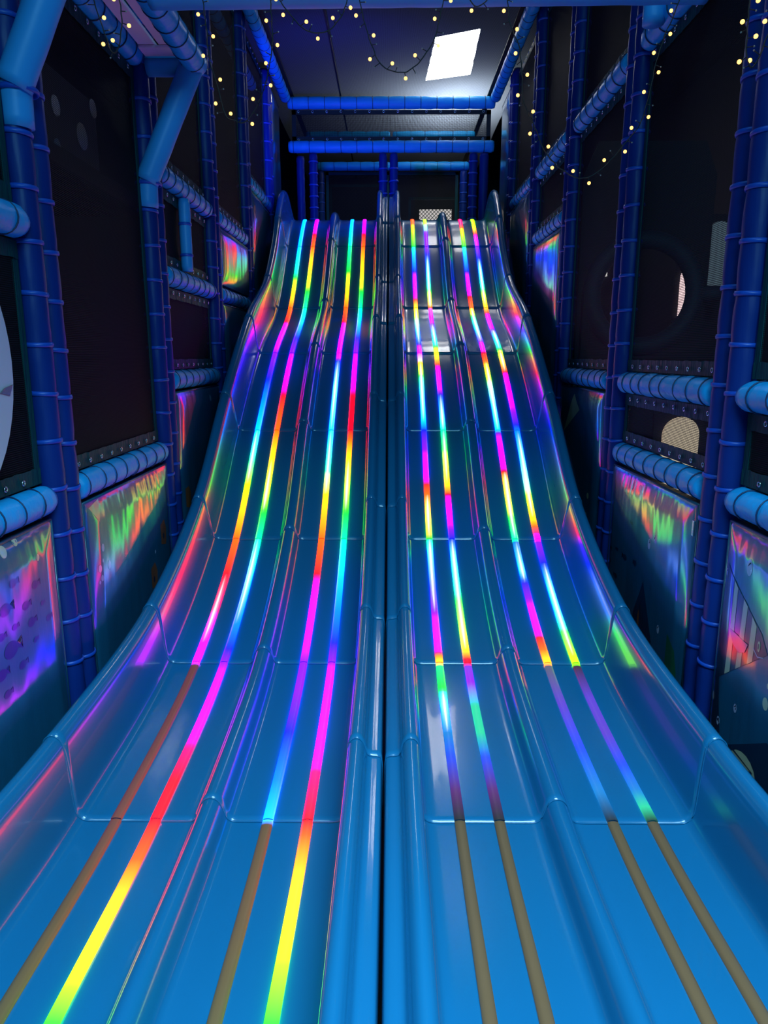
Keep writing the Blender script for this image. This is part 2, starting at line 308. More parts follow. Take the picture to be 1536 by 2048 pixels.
def slide_pt(sd, y, u, h, lift):
    z, a = at_y(y)
    n = (-math.sin(a), math.cos(a)); hh = h + lift
    return (SX + sd * u, y + n[0] * hh, z + n[1] * hh)
def wall_scale(y):
    if y < 8.62: return 1.0
    t = (y - 8.62) / 0.43; return math.sqrt(max(0.02, 1 - t * t))
def build_slide(sd, label):
    root = thing('wave_slide', (SX + sd * 0.62, 0.15, 0), label, 'slide', 'wave slides side by side')
    o0 = Vector(root.location)
    for i in range(8):
        ya, yb = cuts[i + 1], cuts[i]
        n = max(10, int((yb - ya) / 0.035)); ys = [ya + (yb - ya) * k / n for k in range(n + 1)]
        lf = [0.0045 * (1 - k / n) for k in range(n + 1)]
        ys = [ya + 0.001] + ys; lf = [-0.004] + lf                       # the section's lower lip steps down on to the next one
        v, f = [], []; m_ = len(XF)
        for y, l in zip(ys, lf):
            sc = wall_scale(y)
            for u, h in XF:
                hh = h * sc if h > 0.0 else h
                if u > 1.1 and y > 7.9: u += 0.03 * min(1, (y - 7.9) / 0.7) * min(1, h / 0.3)
                v.append(Vector(slide_pt(sd, y, u, hh, l)) - o0)
        for r in range(len(ys) - 1):
            for c in range(m_ - 1):
                q = (r * m_ + c, r * m_ + c + 1, (r + 1) * m_ + c + 1, (r + 1) * m_ + c)
                f.append(q if sd > 0 else q[::-1])
        if i == 0:                                                       # close the rounded end at the top platform
            b0 = len(v); r0 = (len(ys) - 1) * m_
            for c in range(m_): v.append(v[r0 + c] + Vector((0, 0, -0.25)))
            for c in range(m_ - 1):
                q = (r0 + c, r0 + c + 1, b0 + c + 1, b0 + c); f.append(q if sd > 0 else q[::-1])
        sec = obj('slide_section', mesh('slide_section', v, f, 'slide'), root)
        # raised bead along the joint
        pts = [Vector(slide_pt(sd, ya, u, h, 0.004)) - o0 for u, h in XF]
        v, f = sweep(pts, 0.0022, 6)
        obj('joint_lip', mesh('joint_lip', v, f, 'slide'), sec)
        lo = max(ya, 0.5); hi = min(yb, 8.80)
        for lane in (0, 1):
            for k in (-1, 1):
                u0 = 0.63 * PITCH + lane * PITCH + k * 0.13 * PITCH
                if sd > 0: key = 'R%d' % (1 + lane * 2 + (0 if k < 0 else 1))
                else: key = 'L%d' % (4 - lane * 2 - (0 if k < 0 else 1))
                n = max(6, int((hi - lo) / 0.025)); v, f, cols = [], [], []
                offs = [(-0.019, -0.004), (-0.0185, 0.0105), (-0.006, 0.0135), (0.0, 0.014), (0.006, 0.0135), (0.0185, 0.0105), (0.019, -0.004)]
                for j in range(n + 1):
                    y = lo + (hi - lo) * j / n
                    l = 0.0045 * (1 - (y - ya) / (yb - ya)); q = q_of(y)
                    q = min(max(q, i + 0.003), i + 0.997) if i < 7 else q
                    c, core = led(key, q)
                    for t, (du, h) in enumerate(offs):
                        v.append(Vector(slide_pt(sd, y, u0 + du, h, l)) - o0)
                        kk = core * (1.0 if t == 3 else 0.18 if t in (2, 4) else 0.0)
                        cols.append([c[a] * (1 - kk) + kk * 1.1 for a in range(3)])
                M = len(offs)
                for j in range(n):
                    for t in range(M - 1):
                        qd = (j * M + t, j * M + t + 1, (j + 1) * M + t + 1, (j + 1) * M + t)
                        f.append(qd if sd > 0 else qd[::-1])
                me = mesh('light_strip', v, f, 'led_strip_unlit' if (i == 7 and key not in ('L2', 'L4')) or (i == 6 and key == 'L1') else 'led_strip')
                ca = me.color_attributes.new('led', 'FLOAT_COLOR', 'POINT')
                for a, c in enumerate(cols): ca.data[a].color = (c[0], c[1], c[2], 1)
                obj('light_strip', me, sec)
    return root
build_slide(-1, 'left-hand blue two-lane wave slide whose light strips stay lit down to the foot')
build_slide(1, 'right-hand blue two-lane wave slide with unlit brown strips at the foot')

# ------------------------------------------------------------------ padded frame: posts and beams
WX = 1.35
PY = [2.79, 4.22, 5.62, 7.00, 8.40]
ORD = ['nearest the camera', 'second from the camera', 'third from the camera', 'fourth from the camera', 'farthest from the camera']
SIDE = {-1: 'left', 1: 'right'}
PR_ = 0.053
tv, tf = torus(PR_ + 0.001, 0.0045, 20, 6, 'Z', 2.2)
tie_me = mesh('tie', tv, tf, 'tie_blue')
bk = mesh('tie_buckle', *boxm(-0.012, 0.012, -0.006, 0.006, -0.011, 0.011, 0.003), 'tie_blue')
def pad_tube(a, b, r, pitch, m, cinch=0.05, seg=18, jit=0.05, off=0.0):
    a, b = Vector(a), Vector(b); L = (b - a).length; n = max(4, int(L / 0.03)); pts, rad = [], []
    for i in range(n + 1):
        d = L * i / n; pts.append(a + (b - a) * (i / n))
        ph = abs(((d - off) / pitch + 0.5) % 1.0 - 0.5) * 2 if pitch else 1
        rr = r * (1 - cinch * (1 - min(1, ph * 2.2)))
        e = min(d, L - d)
        if e < 0.03 and cinch: rr *= 0.86 + 0.14 * e / 0.03
        rad.append(rr)
    v, f = sweep(pts, rad, seg, True, jit); return mesh('sleeve', v, f, m)
def post(x, y, label, zt=4.72, pitch=0.185, r=PR_, z0=0.0, off=0.0, group='navy padded posts of the side frames', ties=True):
    t = thing('padded_post', (x, y, z0), label, 'post', group)
    obj('sleeve', pad_tube((0, 0, 0), (0, 0, zt - z0), r, pitch, 'navy_vinyl', 0.05, 18, 0.06, 0.1 + off), t)
    z = 0.1 + off
    while ties and z < zt - z0 - 0.05:
        if z + z0 > 0.35:
            k = obj('tie', tie_me, t, (0, 0, z), (random.uniform(-.06, .06), random.uniform(-.06, .06), random.uniform(0, 6)))
        z += pitch
    return t
for sd in (-1, 1):
    for i, y in enumerate(PY):
        post(sd * WX, y, 'nearer navy padded post of the %s wall pair %s' % (SIDE[sd], ORD[i]), off=random.uniform(0, .08))
        post(sd * WX, y + 0.122, 'farther navy padded post of the %s wall pair %s' % (SIDE[sd], ORD[i]), off=random.uniform(0, .08))

def cord_ring(R):
    v, f = torus(R, 0.0032, 20, 5, 'Y'); return mesh('lacing_cord', v, f, 'cord')
cord_me = cord_ring(0.0595)
def beam(x, y0, y1, z, label, r=0.058, pitch=0.145, m='sky_vinyl', group='light blue padded beams along the side frames'):
    t = thing('padded_beam', (x, y0, z), label, 'beam', group)
    obj('sleeve', pad_tube((0, 0, 0), (0, y1 - y0, 0), r, pitch, m, 0.035, 20, 0.09, 0.06), t)
    y = 0.06
    while y < y1 - y0 - 0.03:
        obj('lacing_cord', cord_me, t, (0, y, 0), (random.uniform(-.12, .12), 0, random.uniform(-.25, .25)))
        y += pitch
    return t
Z1, Z2, Z3, Z4, Z5 = CZ - .55, CZ - .15, CZ + .47, CZ + 1.04, CZ + 1.60
E0 = PR_ + 0.012
def bay(i): return PY[i] + 0.122 + E0, PY[i + 1] - E0
NEAR = (1.25, PY[0] - E0)
BN = {0: 'in the bay nearest the camera', 1: 'between the first and second post pairs', 2: 'between the second and third post pairs', 3: 'between the third and fourth post pairs', 4: 'between the farthest post pairs'}
def brange(b): return NEAR if b == 0 else bay(b - 1)
LV = {Z1: 'low', Z2: 'waist-high', Z3: 'chest-high', Z4: 'head-high', Z5: 'overhead'}
BEAMS = {-1: [(0, Z1), (0, Z3), (1, Z1), (1, Z5 - .06), (2, Z2), (2, Z3), (2, Z4), (3, Z3), (3, Z4), (4, Z5)],
         1: [(0, Z2), (0, Z1), (1, Z2), (1, Z1), (2, Z2), (3, Z4), (1, Z5), (2, Z5), (3, Z5), (4, Z5)]}
for sd in (-1, 1):
    for b, z in BEAMS[sd]:
        y0, y1 = brange(b)
        beam(sd * WX, y0, y1, z, '%s light blue padded beam on the %s wall %s' % (LV.get(z, 'overhead'), SIDE[sd], BN[b]))
beam(-WX, 1.25, NEAR[1], Z5 - .06, 'overhead light blue padded beam on the left wall in the bay nearest the camera')
beam(WX, 1.25, NEAR[1], Z5, 'overhead light blue padded beam on the right wall in the bay nearest the camera')
# ceiling-level beams
for sd in (-1, 1):
    beam(sd * 1.232, 6.2, 9.2, CZ + 2.95, 'ceiling-level blue padded beam running along the top of the %s wall' % SIDE[sd], 0.06)
    if sd < 0: beam(sd * 1.465, 6.2, 8.3, CZ + 2.78, 'second ceiling-level blue padded beam just outside the first on the left', 0.055)
# short upright between two beams on the left
t = thing('padded_upright', (-WX + .03, 4.86, Z3 + .064), 'short light blue padded upright between two left wall beams', 'post')
obj('sleeve', pad_tube((0, 0, 0), (0, 0, Z4 - Z3 - .128), 0.038, 0.19, 'smooth_blue_vinyl', 0.05, 16, 0.04, .1), t)
for z in (.1, .29): obj('tie', tie_me, t, (0, 0, z)).scale = (.72, .72, 1)

# ------------------------------------------------------------------ overhead frame on the left, with braces and boards
TZ = CZ + 1.52
def bare_tube(name, a, b, r, label, cat, m='smooth_blue_vinyl', rings=0):
    a, b = Vector(a), Vector(b); t = thing(name, a, label, cat)
    obj('sleeve', pad_tube((0, 0, 0), b - a, r, 0, m, 0.0, 20, 0.03), t)
    if rings:
        d = (b - a); q = d.to_track_quat('Y', 'Z').to_euler()
        for k in range(rings):
            o = obj('lacing_cord', cord_me, t, d * ((k + .5) / rings), q); s = (r + .0012) / 0.0595; o.scale = (s, 1, s)
    return t
bare_tube('padded_overhang_tube', (-1.04, 1.5, TZ), (-1.04, 4.22, TZ), 0.062, 'light blue padded tube edging the overhead boards on the left', 'beam', 'sky_vinyl', 18)
bare_tube('padded_overhang_link', (-1.30, 4.22, TZ - .01), (-1.06, 4.22, TZ - .01), 0.05, 'short light blue padded tube closing the end of the overhead boards', 'beam')
for y, l in ((2.79, 'smooth light blue brace slanting up from the left post pair nearest the camera'), (4.2, 'smooth light blue brace slanting from second left post pair up to the overhead boards')):
    t = thing('slanted_brace', (-1.33, y, CZ + 0.93), l, 'brace', 'slanted padded braces')
    me = pad_tube((0, -.02, 0), (0.29, 0, 0.61), 0.062, 0, 'smooth_blue_vinyl', 0, 20, 0.03); obj('sleeve', me, t)
    obj('tie', tie_me, t, (0.0, 0, -0.01)).scale = (1.25, 1.25, 1)
    me = pad_tube((-0.01, 0, -0.13), (0.0, -.01, 0.04), 0.055, 0, 'smooth_blue_vinyl', 0, 16, 0.02); obj('brace_foot', me, t)
for k, (x0, x1) in enumerate(((-1.29, -1.205), (-1.185, -1.10))):
    tag(obj('ceiling_board', mesh('ceiling_board', *boxm(x0, x1, 1.6, 4.12, TZ + .03, TZ + .05, .004), 'boards', False)),
        'pale pink overhead board %s' % ('next to the left wall' if k == 0 else 'next to the padded overhang tube'), 'board', 'pale boards over the left bay')
tag(obj('board_tape', mesh('board_tape', *boxm(-1.29, -1.08, 4.05, 4.16, TZ + .015, TZ + .028, .003), 'boards', False)), 'pink flap across the end of the pale overhead boards', 'flap')
# big smooth beam across the aisle, over the camera's view
t = bare_tube('cross_beam', (-1.02, 3.40, CZ + 1.515), (1.33, 3.40, CZ + 1.53), 0.080, 'smooth light blue padded beam crossing the aisle at the top with fairy lights', 'beam')
bare_tube('padded_upright', (1.26, 3.85, CZ + 1.55), (1.26, 3.85, CZ + 2.6), 0.05, 'light blue padded upright above the right overhead beam', 'post')

# ------------------------------------------------------------------ nets
grom = mesh('grommet', *torus(0.009, 0.003, 12, 5, 'X'), 'metal')
def net(sd, y0, y1, z0, z1, label, hem_bot=True, hem_top=True, gp=0.125):
    x = sd * (WX + 0.012)
    t = thing('safety_net', (x, (y0 + y1) / 2, z0), label, 'net', 'black safety nets in the side frames')
    hy, hz = (y1 - y0) / 2, z1 - z0
    n = 10; v, f, uv = [], [], []
    for i in range(n + 1):
        for j in range(n + 1):
            y = -hy + 2 * hy * i / n; z = hz * j / n
            bow = 0.012 * math.sin(PI * i / n) * math.sin(PI * j / n) + 0.004 * noise.noise(Vector((y * 3, z * 3, y0)))
            v.append((sd * bow, y, z)); uv.append((y, z))
    for i in range(n):
        for j in range(n):
            a = i * (n + 1) + j; f.append((a, a + n + 1, a + n + 2, a + 1))
    obj('mesh_sheet', mesh('mesh_sheet', v, f, 'net', True, uv), t)
    def hem(za, zb, gz):
        m_ = max(10, int(2 * hy / 0.012)); v, f = [], []
        for i in range(m_ + 1):
            y = -hy + 2 * hy * i / m_; rip = 0.006 * noise.noise(Vector((y * 45, za, y0)))
            for k in range(4):
                z = za + (zb - za) * k / 3
                v.append((-sd * (0.006 + rip * (k / 3)), y, z + 0.004 * noise.noise(Vector((y * 20, 7, y0))) * (k == 3)))
        for i in range(m_):
            for k in range(3):
                a = i * 4 + k; f.append((a, a + 4, a + 5, a + 1))
        h = obj('hem', mesh('hem', v, f, 'hem'), t)
        y = -hy + 0.07
        while y < hy - .03:
            obj('grommet', grom, h, (-sd * 0.014, y, gz)); y += gp
    if hem_bot: hem(0.0, 0.062, 0.026)
    if hem_top: hem(hz, hz - 0.062, hz - 0.026)
    for s in (-1, 1):                                                     # side borders
        obj('side_border', mesh('side_border', *boxm(-0.004, 0.004, s * hy - (0.035 if s > 0 else 0), s * hy + (0.035 if s < 0 else 0), 0, hz), 'hem', False), t)
    return t
r_ = 0.064
CT = CZ + 2.98
NETS = {-1: [(0, Z1, Z3, 'lower'), (0, Z3, Z5 - .06, 'upper'), (1, Z1, Z5 - .06, 'tall'), (1, Z5 - .06, CT, 'topmost'), (2, Z2, Z3, 'lower'), (2, Z3, Z4, 'middle'), (2, Z4, CT, 'upper'), (3, Z4, CT, 'upper'), (4, Z5, CT, 'upper')],
        1: [(0, Z1, Z2, 'low'), (0, Z2, Z5, 'tall'), (1, Z1, Z2, 'low'), (1, Z2, Z5, 'tall'), (1, Z5, CT, 'topmost'), (2, Z2, Z5, 'tall'), (2, Z5, CT, 'topmost'), (3, Z4, Z5, 'middle'), (3, Z5, CT, 'topmost'), (4, Z5, CT, 'upper')]}
for sd in (-1, 1):
    for b, za, zb, nm in NETS[sd]:
        y0, y1 = brange(b)
        net(sd, y0 + .002, y1 - .002, za + r_, zb - r_, '%s black mesh safety net on the %s wall %s' % (nm, SIDE[sd], BN[b]))

# ------------------------------------------------------------------ padded foil panels with prints
PX = 1.300
def panel(sd, y0, y1, z0, z1, label, x=PX, group='padded shiny panels of the side frames', mname='foil', zipper=False):
    t = thing('wall_mat', (sd * x, (y0 + y1) / 2, z0), label, 'mat', group)
    hy, hz = (y1 - y0) / 2, z1 - z0
    st = 0.014 if y0 < 4.3 else 0.022
    ny, nz = max(12, int((y1 - y0) / st)), max(16, int(hz / st)); v, f = [], []
    def depth(y, z):
        e = max(0, min(hy - abs(y), z, hz - z))
        puff = 0.022 * min(1, e / 0.10) ** 0.5
        wr = 0.0007 * noise.noise(Vector((y * 18, z * 2.2, y0))) + 0.006 * noise.noise(Vector((y * 3, z * 2.2, y0 + 5)))
        top = 0.0022 * noise.noise(Vector((y * 34, z * 3, y0))) * math.exp(-(hz - z) / 0.09)
        return puff - 0.022 + (wr + top) * min(1, e / 0.04)
    for i in range(ny + 1):
        for j in range(nz + 1):
            y, z = -hy + 2 * hy * i / ny, hz * j / nz
            v.append((-sd * depth(y, z), y, z))
    for i in range(ny):
        for j in range(nz):
            a = i * (nz + 1) + j; q = (a, a + nz + 1, a + nz + 2, a + 1); f.append(q if sd < 0 else q[::-1])
    obj('cover', mesh('cover', v, f, mname), t)
    obj('side_casing', mesh('side_casing', *boxm(*sorted((sd * 0.022, sd * 0.075)), -hy, hy, 0, hz, 0.006), 'foil_edge', False), t)
    pts = [(sd * 0.021, -hy, 0), (sd * 0.021, -hy, hz), (sd * 0.021, hy, hz), (sd * 0.021, hy, 0)]
    for p, q in zip(pts, pts[1:]):
        v, f = sweep([p, q], 0.006, 8); obj('piping', mesh('piping', v, f, 'foil_edge'), t)
    if zipper:
        obj('zip_tape', mesh('zip_tape', *boxm(*sorted((sd * 0.018, sd * 0.022)), -hy + 0.012, -hy + 0.028, 0.02, hz - 0.12, 0), 'print_pink', False), t)
        obj('zip_slider', mesh('zip_slider', *boxm(*sorted((sd * 0.008, sd * 0.020)), -hy + 0.010, -hy + 0.030, hz - 0.14, hz - 0.07, 0.003), 'metal', False), t)
    cy0 = t.location.y
    def pr(name, poly, m, lift=0.0015):        # a print follows the padded cover it is printed on
        bm = bmesh.new(); fc = bm.faces.new([bm.verts.new((0, a - cy0, b - z0)) for a, b in poly])
        bmesh.ops.triangulate(bm, faces=[fc])
        for _ in range(4):
            lg = [e for e in bm.edges if e.calc_length() > 0.03]
            if not lg: break
            bmesh.ops.subdivide_edges(bm, edges=lg, cuts=1); bmesh.ops.triangulate(bm, faces=bm.faces[:])
        for q in bm.verts: q.co.x = -sd * (depth(q.co.y, q.co.z) + lift * 0.6)
        bm.normal_update()
        if sum(q.normal.x for q in bm.faces) * -sd < 0: bmesh.ops.reverse_faces(bm, faces=bm.faces[:])
        me = bpy.data.meshes.new(name); bm.to_mesh(me); bm.free(); me.materials.append(MATS[m])
        me.polygons.foreach_set('use_smooth', [True] * len(me.polygons))
        return obj(name, me, t)
    return t, pr
def fishpoly(cy, cz, s, d=1):
    b = ell(cy, cz, s, s * 0.66, 14)
    return [(cy + s * .90, cz - s * .16), (cy + s * 1.65, cz - s * .5), (cy + s * 1.45, cz), (cy + s * 1.65, cz + s * .6), (cy + s * .90, cz + s * .16)] + b[1:]
# left wall
t, pr = panel(-1, 1.25, 2.69, 0.05, Z1 - .074, 'shiny panel with purple fish shoal print, left wall nearest the camera')
for (y, z), s in zip([(2.333, .983), (2.478, .931), (2.271, .908), (2.40, .878), (2.52, .846), (2.426, .806), (2.315, .83), (2.23, .826), (2.276, .762), (2.441, .732), (2.336, .681), (2.203, .702), (2.223, .624), (2.557, .774)],
                     [.024, .024, .034, .024, .015, .026, .017, .02, .045, .016, .024, .03, .022, .02]):
    pr('fish_print', fishpoly(y, z, s), 'print_purple')
for (y, z), s in zip([(2.314, 1.10), (2.40, 1.115), (2.518, 1.022)], (.02, .016, .012)): pr('dot_print', ell(y, z, s, s * 1.1), 'print_cream')
t, pr = panel(-1, 2.98, 4.15, 0.05, Z1 - .074, 'shiny panel with bubble dots and orange tags, left wall beyond first post pair')
for (y, z), s in zip([(3.105, .90), (3.159, .804), (3.06, .813), (3.073, .766), (3.05, .752), (3.092, .843), (3.804, .686)], (.015, .017, .014, .012, .007, .008, .009)):
    pr('dot_print', ell(y, z, s, s * 1.25), 'print_lilac')
for y, z in ((3.958, .751), (3.768, .551)):
    pr('tag_print', [(y - .05, z - .05), (y + .03, z - .07), (y + .05, z + .02), (y + .02, z + .08), (y - .05, z + .06)], 'print_orange'); pr('tag_hole', ell(y - .01, z - .01, .012, .018, 10), 'print_dark', .004)
pr('fish_tail_print', [(3.02, 1.10), (3.14, 1.12), (3.10, 1.02)], 'print_pink')
t, pr = panel(-1, 4.41, 5.55, 0.05, Z2 - .074, 'shiny panel catching red and green light, left wall between second and third post pairs')
pr('tag_print', [(4.46, .80), (4.54, .78), (4.56, .88), (4.52, .93), (4.46, .92)], 'print_orange'); pr('dot_print', ell(5.2, 1.45, .02, .024), 'print_lilac')
panel(-1, 5.81, 6.93, 0.5, Z3 - .074, 'lower shiny panel under a chest-high beam, left wall between third and fourth post pairs')
panel(-1, 5.81, 6.93, Z3 + .074, Z4 - .074, 'upper shiny panel between two beams, left wall between third and fourth post pairs')
t, pr = panel(-1, 7.19, 8.33, 1.2, Z5 - .074, 'tall shiny panel with pale tags print, left wall between the two farthest post pairs')
for y, z in ((7.30, 3.10), (7.32, 2.86)): pr('tag_print', ell(y, z, .05, .06), 'print_pink'); pr('tag_hole', ell(y, z, .016, .02, 10), 'print_dark', .004)
t, pr = panel(-1, 8.59, 9.20, 1.6, CZ + 2.86, 'very tall pale blue panel beside the slide top on the left', 1.30, mname='foil')
pr('print_shape', ell(8.85, 2.9, .05, .16, 14, .3), 'print_purple'); pr('print_shape', ell(8.8, 4.0, .04, .10, 14, -.3), 'print_pink')
# right wall
t, pr = panel(1, 1.25, 2.69, 0.05, Z1 - .074, 'shiny panel with striped triangular fish print, right wall nearest the camera')
pr('print_patch', [(2.69, .66), (2.672, .68), (2.56, .30), (2.62, .277), (2.69, .36)], 'print_dark')
pr('print_patch', [(2.504, .282), (2.235, .446), (1.9, .40), (1.9, .1), (2.45, .1)], 'print_dark')
pr('print_patch', [(2.675, .697), (2.685, .65), (2.67, .50), (2.665, .49)], 'print_blue')
pr('fish_body', [(2.66, .483), (2.293, .744), (2.34, .80), (2.655, .97)], 'print_dark', .0028)
for q in ([(2.572, .545), (2.535, .572), (2.538, .903), (2.568, .923)], [(2.496, .60), (2.458, .627), (2.452, .862), (2.484, .880)], [(2.416, .655), (2.381, .681), (2.378, .815), (2.412, .838)]):
    pr('fish_stripe', q, 'print_cream', .0042)
pr('fish_fin', [(2.568, .735), (2.421, .728), (2.44, .69), (2.483, .672), (2.53, .685)], 'print_blue', .0058)
pr('fish_tail', [(2.685, .66), (2.672, .69), (2.672, .766), (2.685, .745)], 'print_pink', .0028)
pr('fish_eye', ell(2.349, .752, .010, .020), 'print_cream', .0045); pr('fish_pupil', ell(2.349, .752, .005, .011), 'print_dark', .0068)
pr('fish_smile', [(2.385, .735), (2.35, .715), (2.315, .725), (2.316, .721), (2.35, .71), (2.387, .73)], 'print_lilac', .0045)
def ring(pr, y, z, s, m='print_lilac'):
    a = ell(y, z, s, s * 1.5, 20); b = ell(y, z, s * .80, s * 1.5 * .84, 20)
    return pr('bubble_ring', a + [(a[0][0], a[0][1] - .0002), (b[0][0], b[0][1] - .0002)] + b[:0:-1] + [b[0]], m)
for y, z, s in ((2.66, .93, .010), (2.473, 1.003, .021), (2.468, .454, .012), (2.582, .342, .012)): ring(pr, y, z, s)
for y, z, s in ((2.66, .412, .014), (2.27, .574, .018), (2.266, .642, .008)): pr('dot_print', ell(y, z, s, s * 1.3), 'print_cream')
pr('shell_print', ell(2.38, .235, .11, .085, 18, -.35), 'print_cream', .0035)
for k in range(5): pr('shell_line', [(2.30, .285), (2.302, .289), (2.46 - .02 * k, .30 - .055 * k), (2.457 - .02 * k, .293 - .055 * k)], 'print_dark', .0062)
t, pr = panel(1, 2.98, 4.15, 0.05, Z1 - .074, 'shiny zipped panel with seaweed and bubbles print, right wall between first and second post pairs', zipper=True)
for y, z, s in ((3.453, .829, .018), (3.389, .874, .010), (3.259, .454, .015)): ring(pr, y, z, s)
for y, z, s in ((3.784, 1.06, .014), (3.673, 1.07, .016), (3.639, 1.033, .018)): pr('dot_print', ell(y, z, s, s * 1.2), 'print_lilac')
for (y, z), s in zip([(3.733, .87), (4.118, .70), (4.042, .649), (3.932, .67), (3.804, .66), (3.637, .674), (4.044, .573), (3.93, .515)], (.015, .014, .017, .017, .028, .024, .017, .022)): pr('fish_print', fishpoly(y, z, s), 'print_dark')
pr('seaweed_print', [(3.146, .48), (3.06, .43), (3.03, .33), (3.03, .12), (3.12, .12), (3.15, .30)], 'print_green')
for dy, h in ((0, .12), (.05, .06), (-.05, .05)): pr('coral_print', ell(3.53 + dy, .30 + h * .3, .016, h, 12, dy * 6), 'print_orange')
pr('print_patch', [(3.5, .62), (3.36, .40), (3.2, .12), (3.6, .12), (3.62, .40)], 'print_dark', .0006)
t, pr = panel(1, 4.41, 5.55, 0.05, Z2 - .074, 'shiny panel with pale triangle print, right wall between second and third post pairs')
pr('triangle_print', [(5.10, 1.487), (5.33, 1.20), (4.93, 1.386)], 'print_cream'); pr('dot_print', ell(4.6, .85, .025, .02), 'print_cream'); pr('dot_print', ell(4.62, .72, .02, .016), 'print_cream')
panel(1, 5.81, 6.93, 0.7, Z4 - .074, 'tall shiny panel catching blue and green light, right wall between third and fourth post pairs')
panel(1, 7.19, 8.33, 1.2, Z5 - .074, 'tall shiny panel next to the slide rim, right wall between the two farthest post pairs')
t, pr = panel(1, 8.59, 9.20, 1.6, CZ + 2.86, 'very tall pale panel beside the slide top on the right, washed by skylight', 1.30)
pr('print_shape', ell(8.85, 3.9, .10, .26, 14, .3), 'print_purple')
for z in (3.3, 3.05, 2.8): pr('print_shape', [(8.72, z), (8.80, z + .05), (8.80, z - .05)], 'print_dark')
# round white sign on the nearest left net
t = thing('round_sign', (-1.283, 1.955, CZ - .02), 'large round white sign on the net at the left edge of the picture', 'sign')
v, f = prism_x(ell(0, 0, .48, .48, 48), 0.0, .012, -1); obj('disc', mesh('disc', v, f, 'white_disc', False), t)
v, f = prism_x([(.41, -.085), (.465, -.075), (.44, -.11), (.38, -.10)], .0135, .002, -1); obj('leaf_print', mesh('leaf_print', v, f, 'print_green', False), t)

# ------------------------------------------------------------------ top platform, far frames and ceiling net
def cross(x0, x1, y, z, r, label, m='sky_vinyl', grp='far cross beams over the slide top', pitch=0.19):
    t = thing('far_cross_beam', (x0, y, z), label, 'beam', grp)
    obj('sleeve', pad_tube((0, 0, 0), (x1 - x0, 0, 0), r, pitch, m, 0.06, 16, 0.04, .06), t)
    x = .06
    while x < x1 - x0:
        o = obj('lacing_cord', cord_me, t, (x, 0, 0), (0, 0, PI / 2)); s = (r + .0015) / .0595; o.scale = (s, 1, s); x += pitch
    return t
cross(-1.22, 1.24, 9.30, CZ + 2.93, 0.068, 'upper blue padded cross beam above the slide top')
cross(-1.22, 1.24, 9.30, CZ + 2.45, 0.068, 'lower blue padded cross beam above the slide top')
t = thing('safety_net', (0, 9.33, CZ + 2.52), 'low wide black net between the two cross beams above the slide top', 'net')
v = [(-1.18, 0, 0), (1.2, 0, 0), (1.2, 0, .34), (-1.18, 0, .34)]
obj('mesh_sheet', mesh('mesh_sheet', v, [(0, 1, 2, 3)], 'net', False, [(a[0], a[2]) for a in v]), t)
for a, b, c, d in ((-1.18, 1.2, 0, .05), (-1.18, 1.2, .29, .34), (-1.18, -1.13, 0, .34), (1.15, 1.2, 0, .34)):
    obj('border', mesh('border', *boxm(a, b, -.008, .004, c, d), 'wire', False), t)
grY = mesh('grommet_ring', *torus(0.012, 0.004, 12, 5, 'Y'), 'metal')
for k in range(14):
    for z in (.02, .32): obj('grommet', grY, t, (-1.1 + k * .17, -.012, z))
# platform
sbox_ = mesh('platform_deck', *boxm(-1.28, 1.28, 9.06, 13.25, CZ + 1.28, CZ + 1.40, .01), 'interior_pad', False)
tag(obj('platform_deck', sbox_), 'dark padded deck at the top of the slides', 'platform')
pz = CZ + 1.40; g2 = 'posts of the top platform'
post(-0.93, 9.30, 'tied navy post at the left of the platform opening', CZ + 2.37, .13, .05, pz, 0, g2)
post(-1.10, 9.42, 'plain navy post behind the left platform opening', CZ + 2.37, .13, .05, pz, 0, g2, False)
post(-0.088, 9.30, 'left one of the two middle platform posts', CZ + 2.37, .14, .05, pz, 0, g2)
post(0.042, 9.30, 'right one of the two middle platform posts', CZ + 2.37, .14, .05, pz, 0, g2)
post(1.00, 9.30, 'tied navy post at the right of the platform opening', CZ + 2.37, .13, .05, pz, 0, g2)
post(1.13, 9.30, 'plain navy post at the far right of the platform opening', CZ + 2.37, .13, .055, pz, 0, g2, False)
post(-1.0, 11.0, 'dim navy post deep in the platform on the left', CZ + 2.57, .13, .055, pz, 0, g2)
post(1.05, 11.0, 'dim navy post deep in the platform on the right', CZ + 2.57, .13, .055, pz, 0, g2)
cross(-1.05, 0.0, 11.0, CZ + 2.64, 0.06, 'dim blue padded beam deep in the platform on the left'); cross(0.04, 1.12, 11.0, CZ + 2.64, 0.06, 'dim blue padded beam deep in the platform on the right')
cross(-1.15, 0.0, 10.6, CZ + 2.93, 0.055, 'light blue beam seen through the low wide net, left half'); cross(0.03, 1.15, 10.6, CZ + 2.93, 0.055, 'light blue beam seen through the low wide net, right half')
def back_net(x0, x1, y, z0, z1, label, m='net'):
    v = [(x0, y, z0), (x1, y, z0), (x1, y, z1), (x0, y, z1)]; cx = (x0 + x1) / 2
    t = thing('platform_net', (cx, y, z0), label, 'net', 'nets of the top platform')
    vv = [(a - cx, 0, c - z0) for a, _, c in v]
    obj('mesh_sheet', mesh('mesh_sheet', vv, [(0, 1, 2, 3)], m, False, [(a[0] + a[2], a[2] - a[0]) if m == 'lattice' else (a[0], a[2]) for a in vv]), t)
    h = z1 - z0; w2 = (x1 - x0) / 2
    for a, b, c, d in ((-w2, w2, 0, .04), (-w2, w2, h - .04, h), (-w2, -w2 + .04, 0, h), (w2 - .04, w2, 0, h)): obj('border', mesh('border', *boxm(a, b, -.006, .006, c, d), 'hem', False), t)
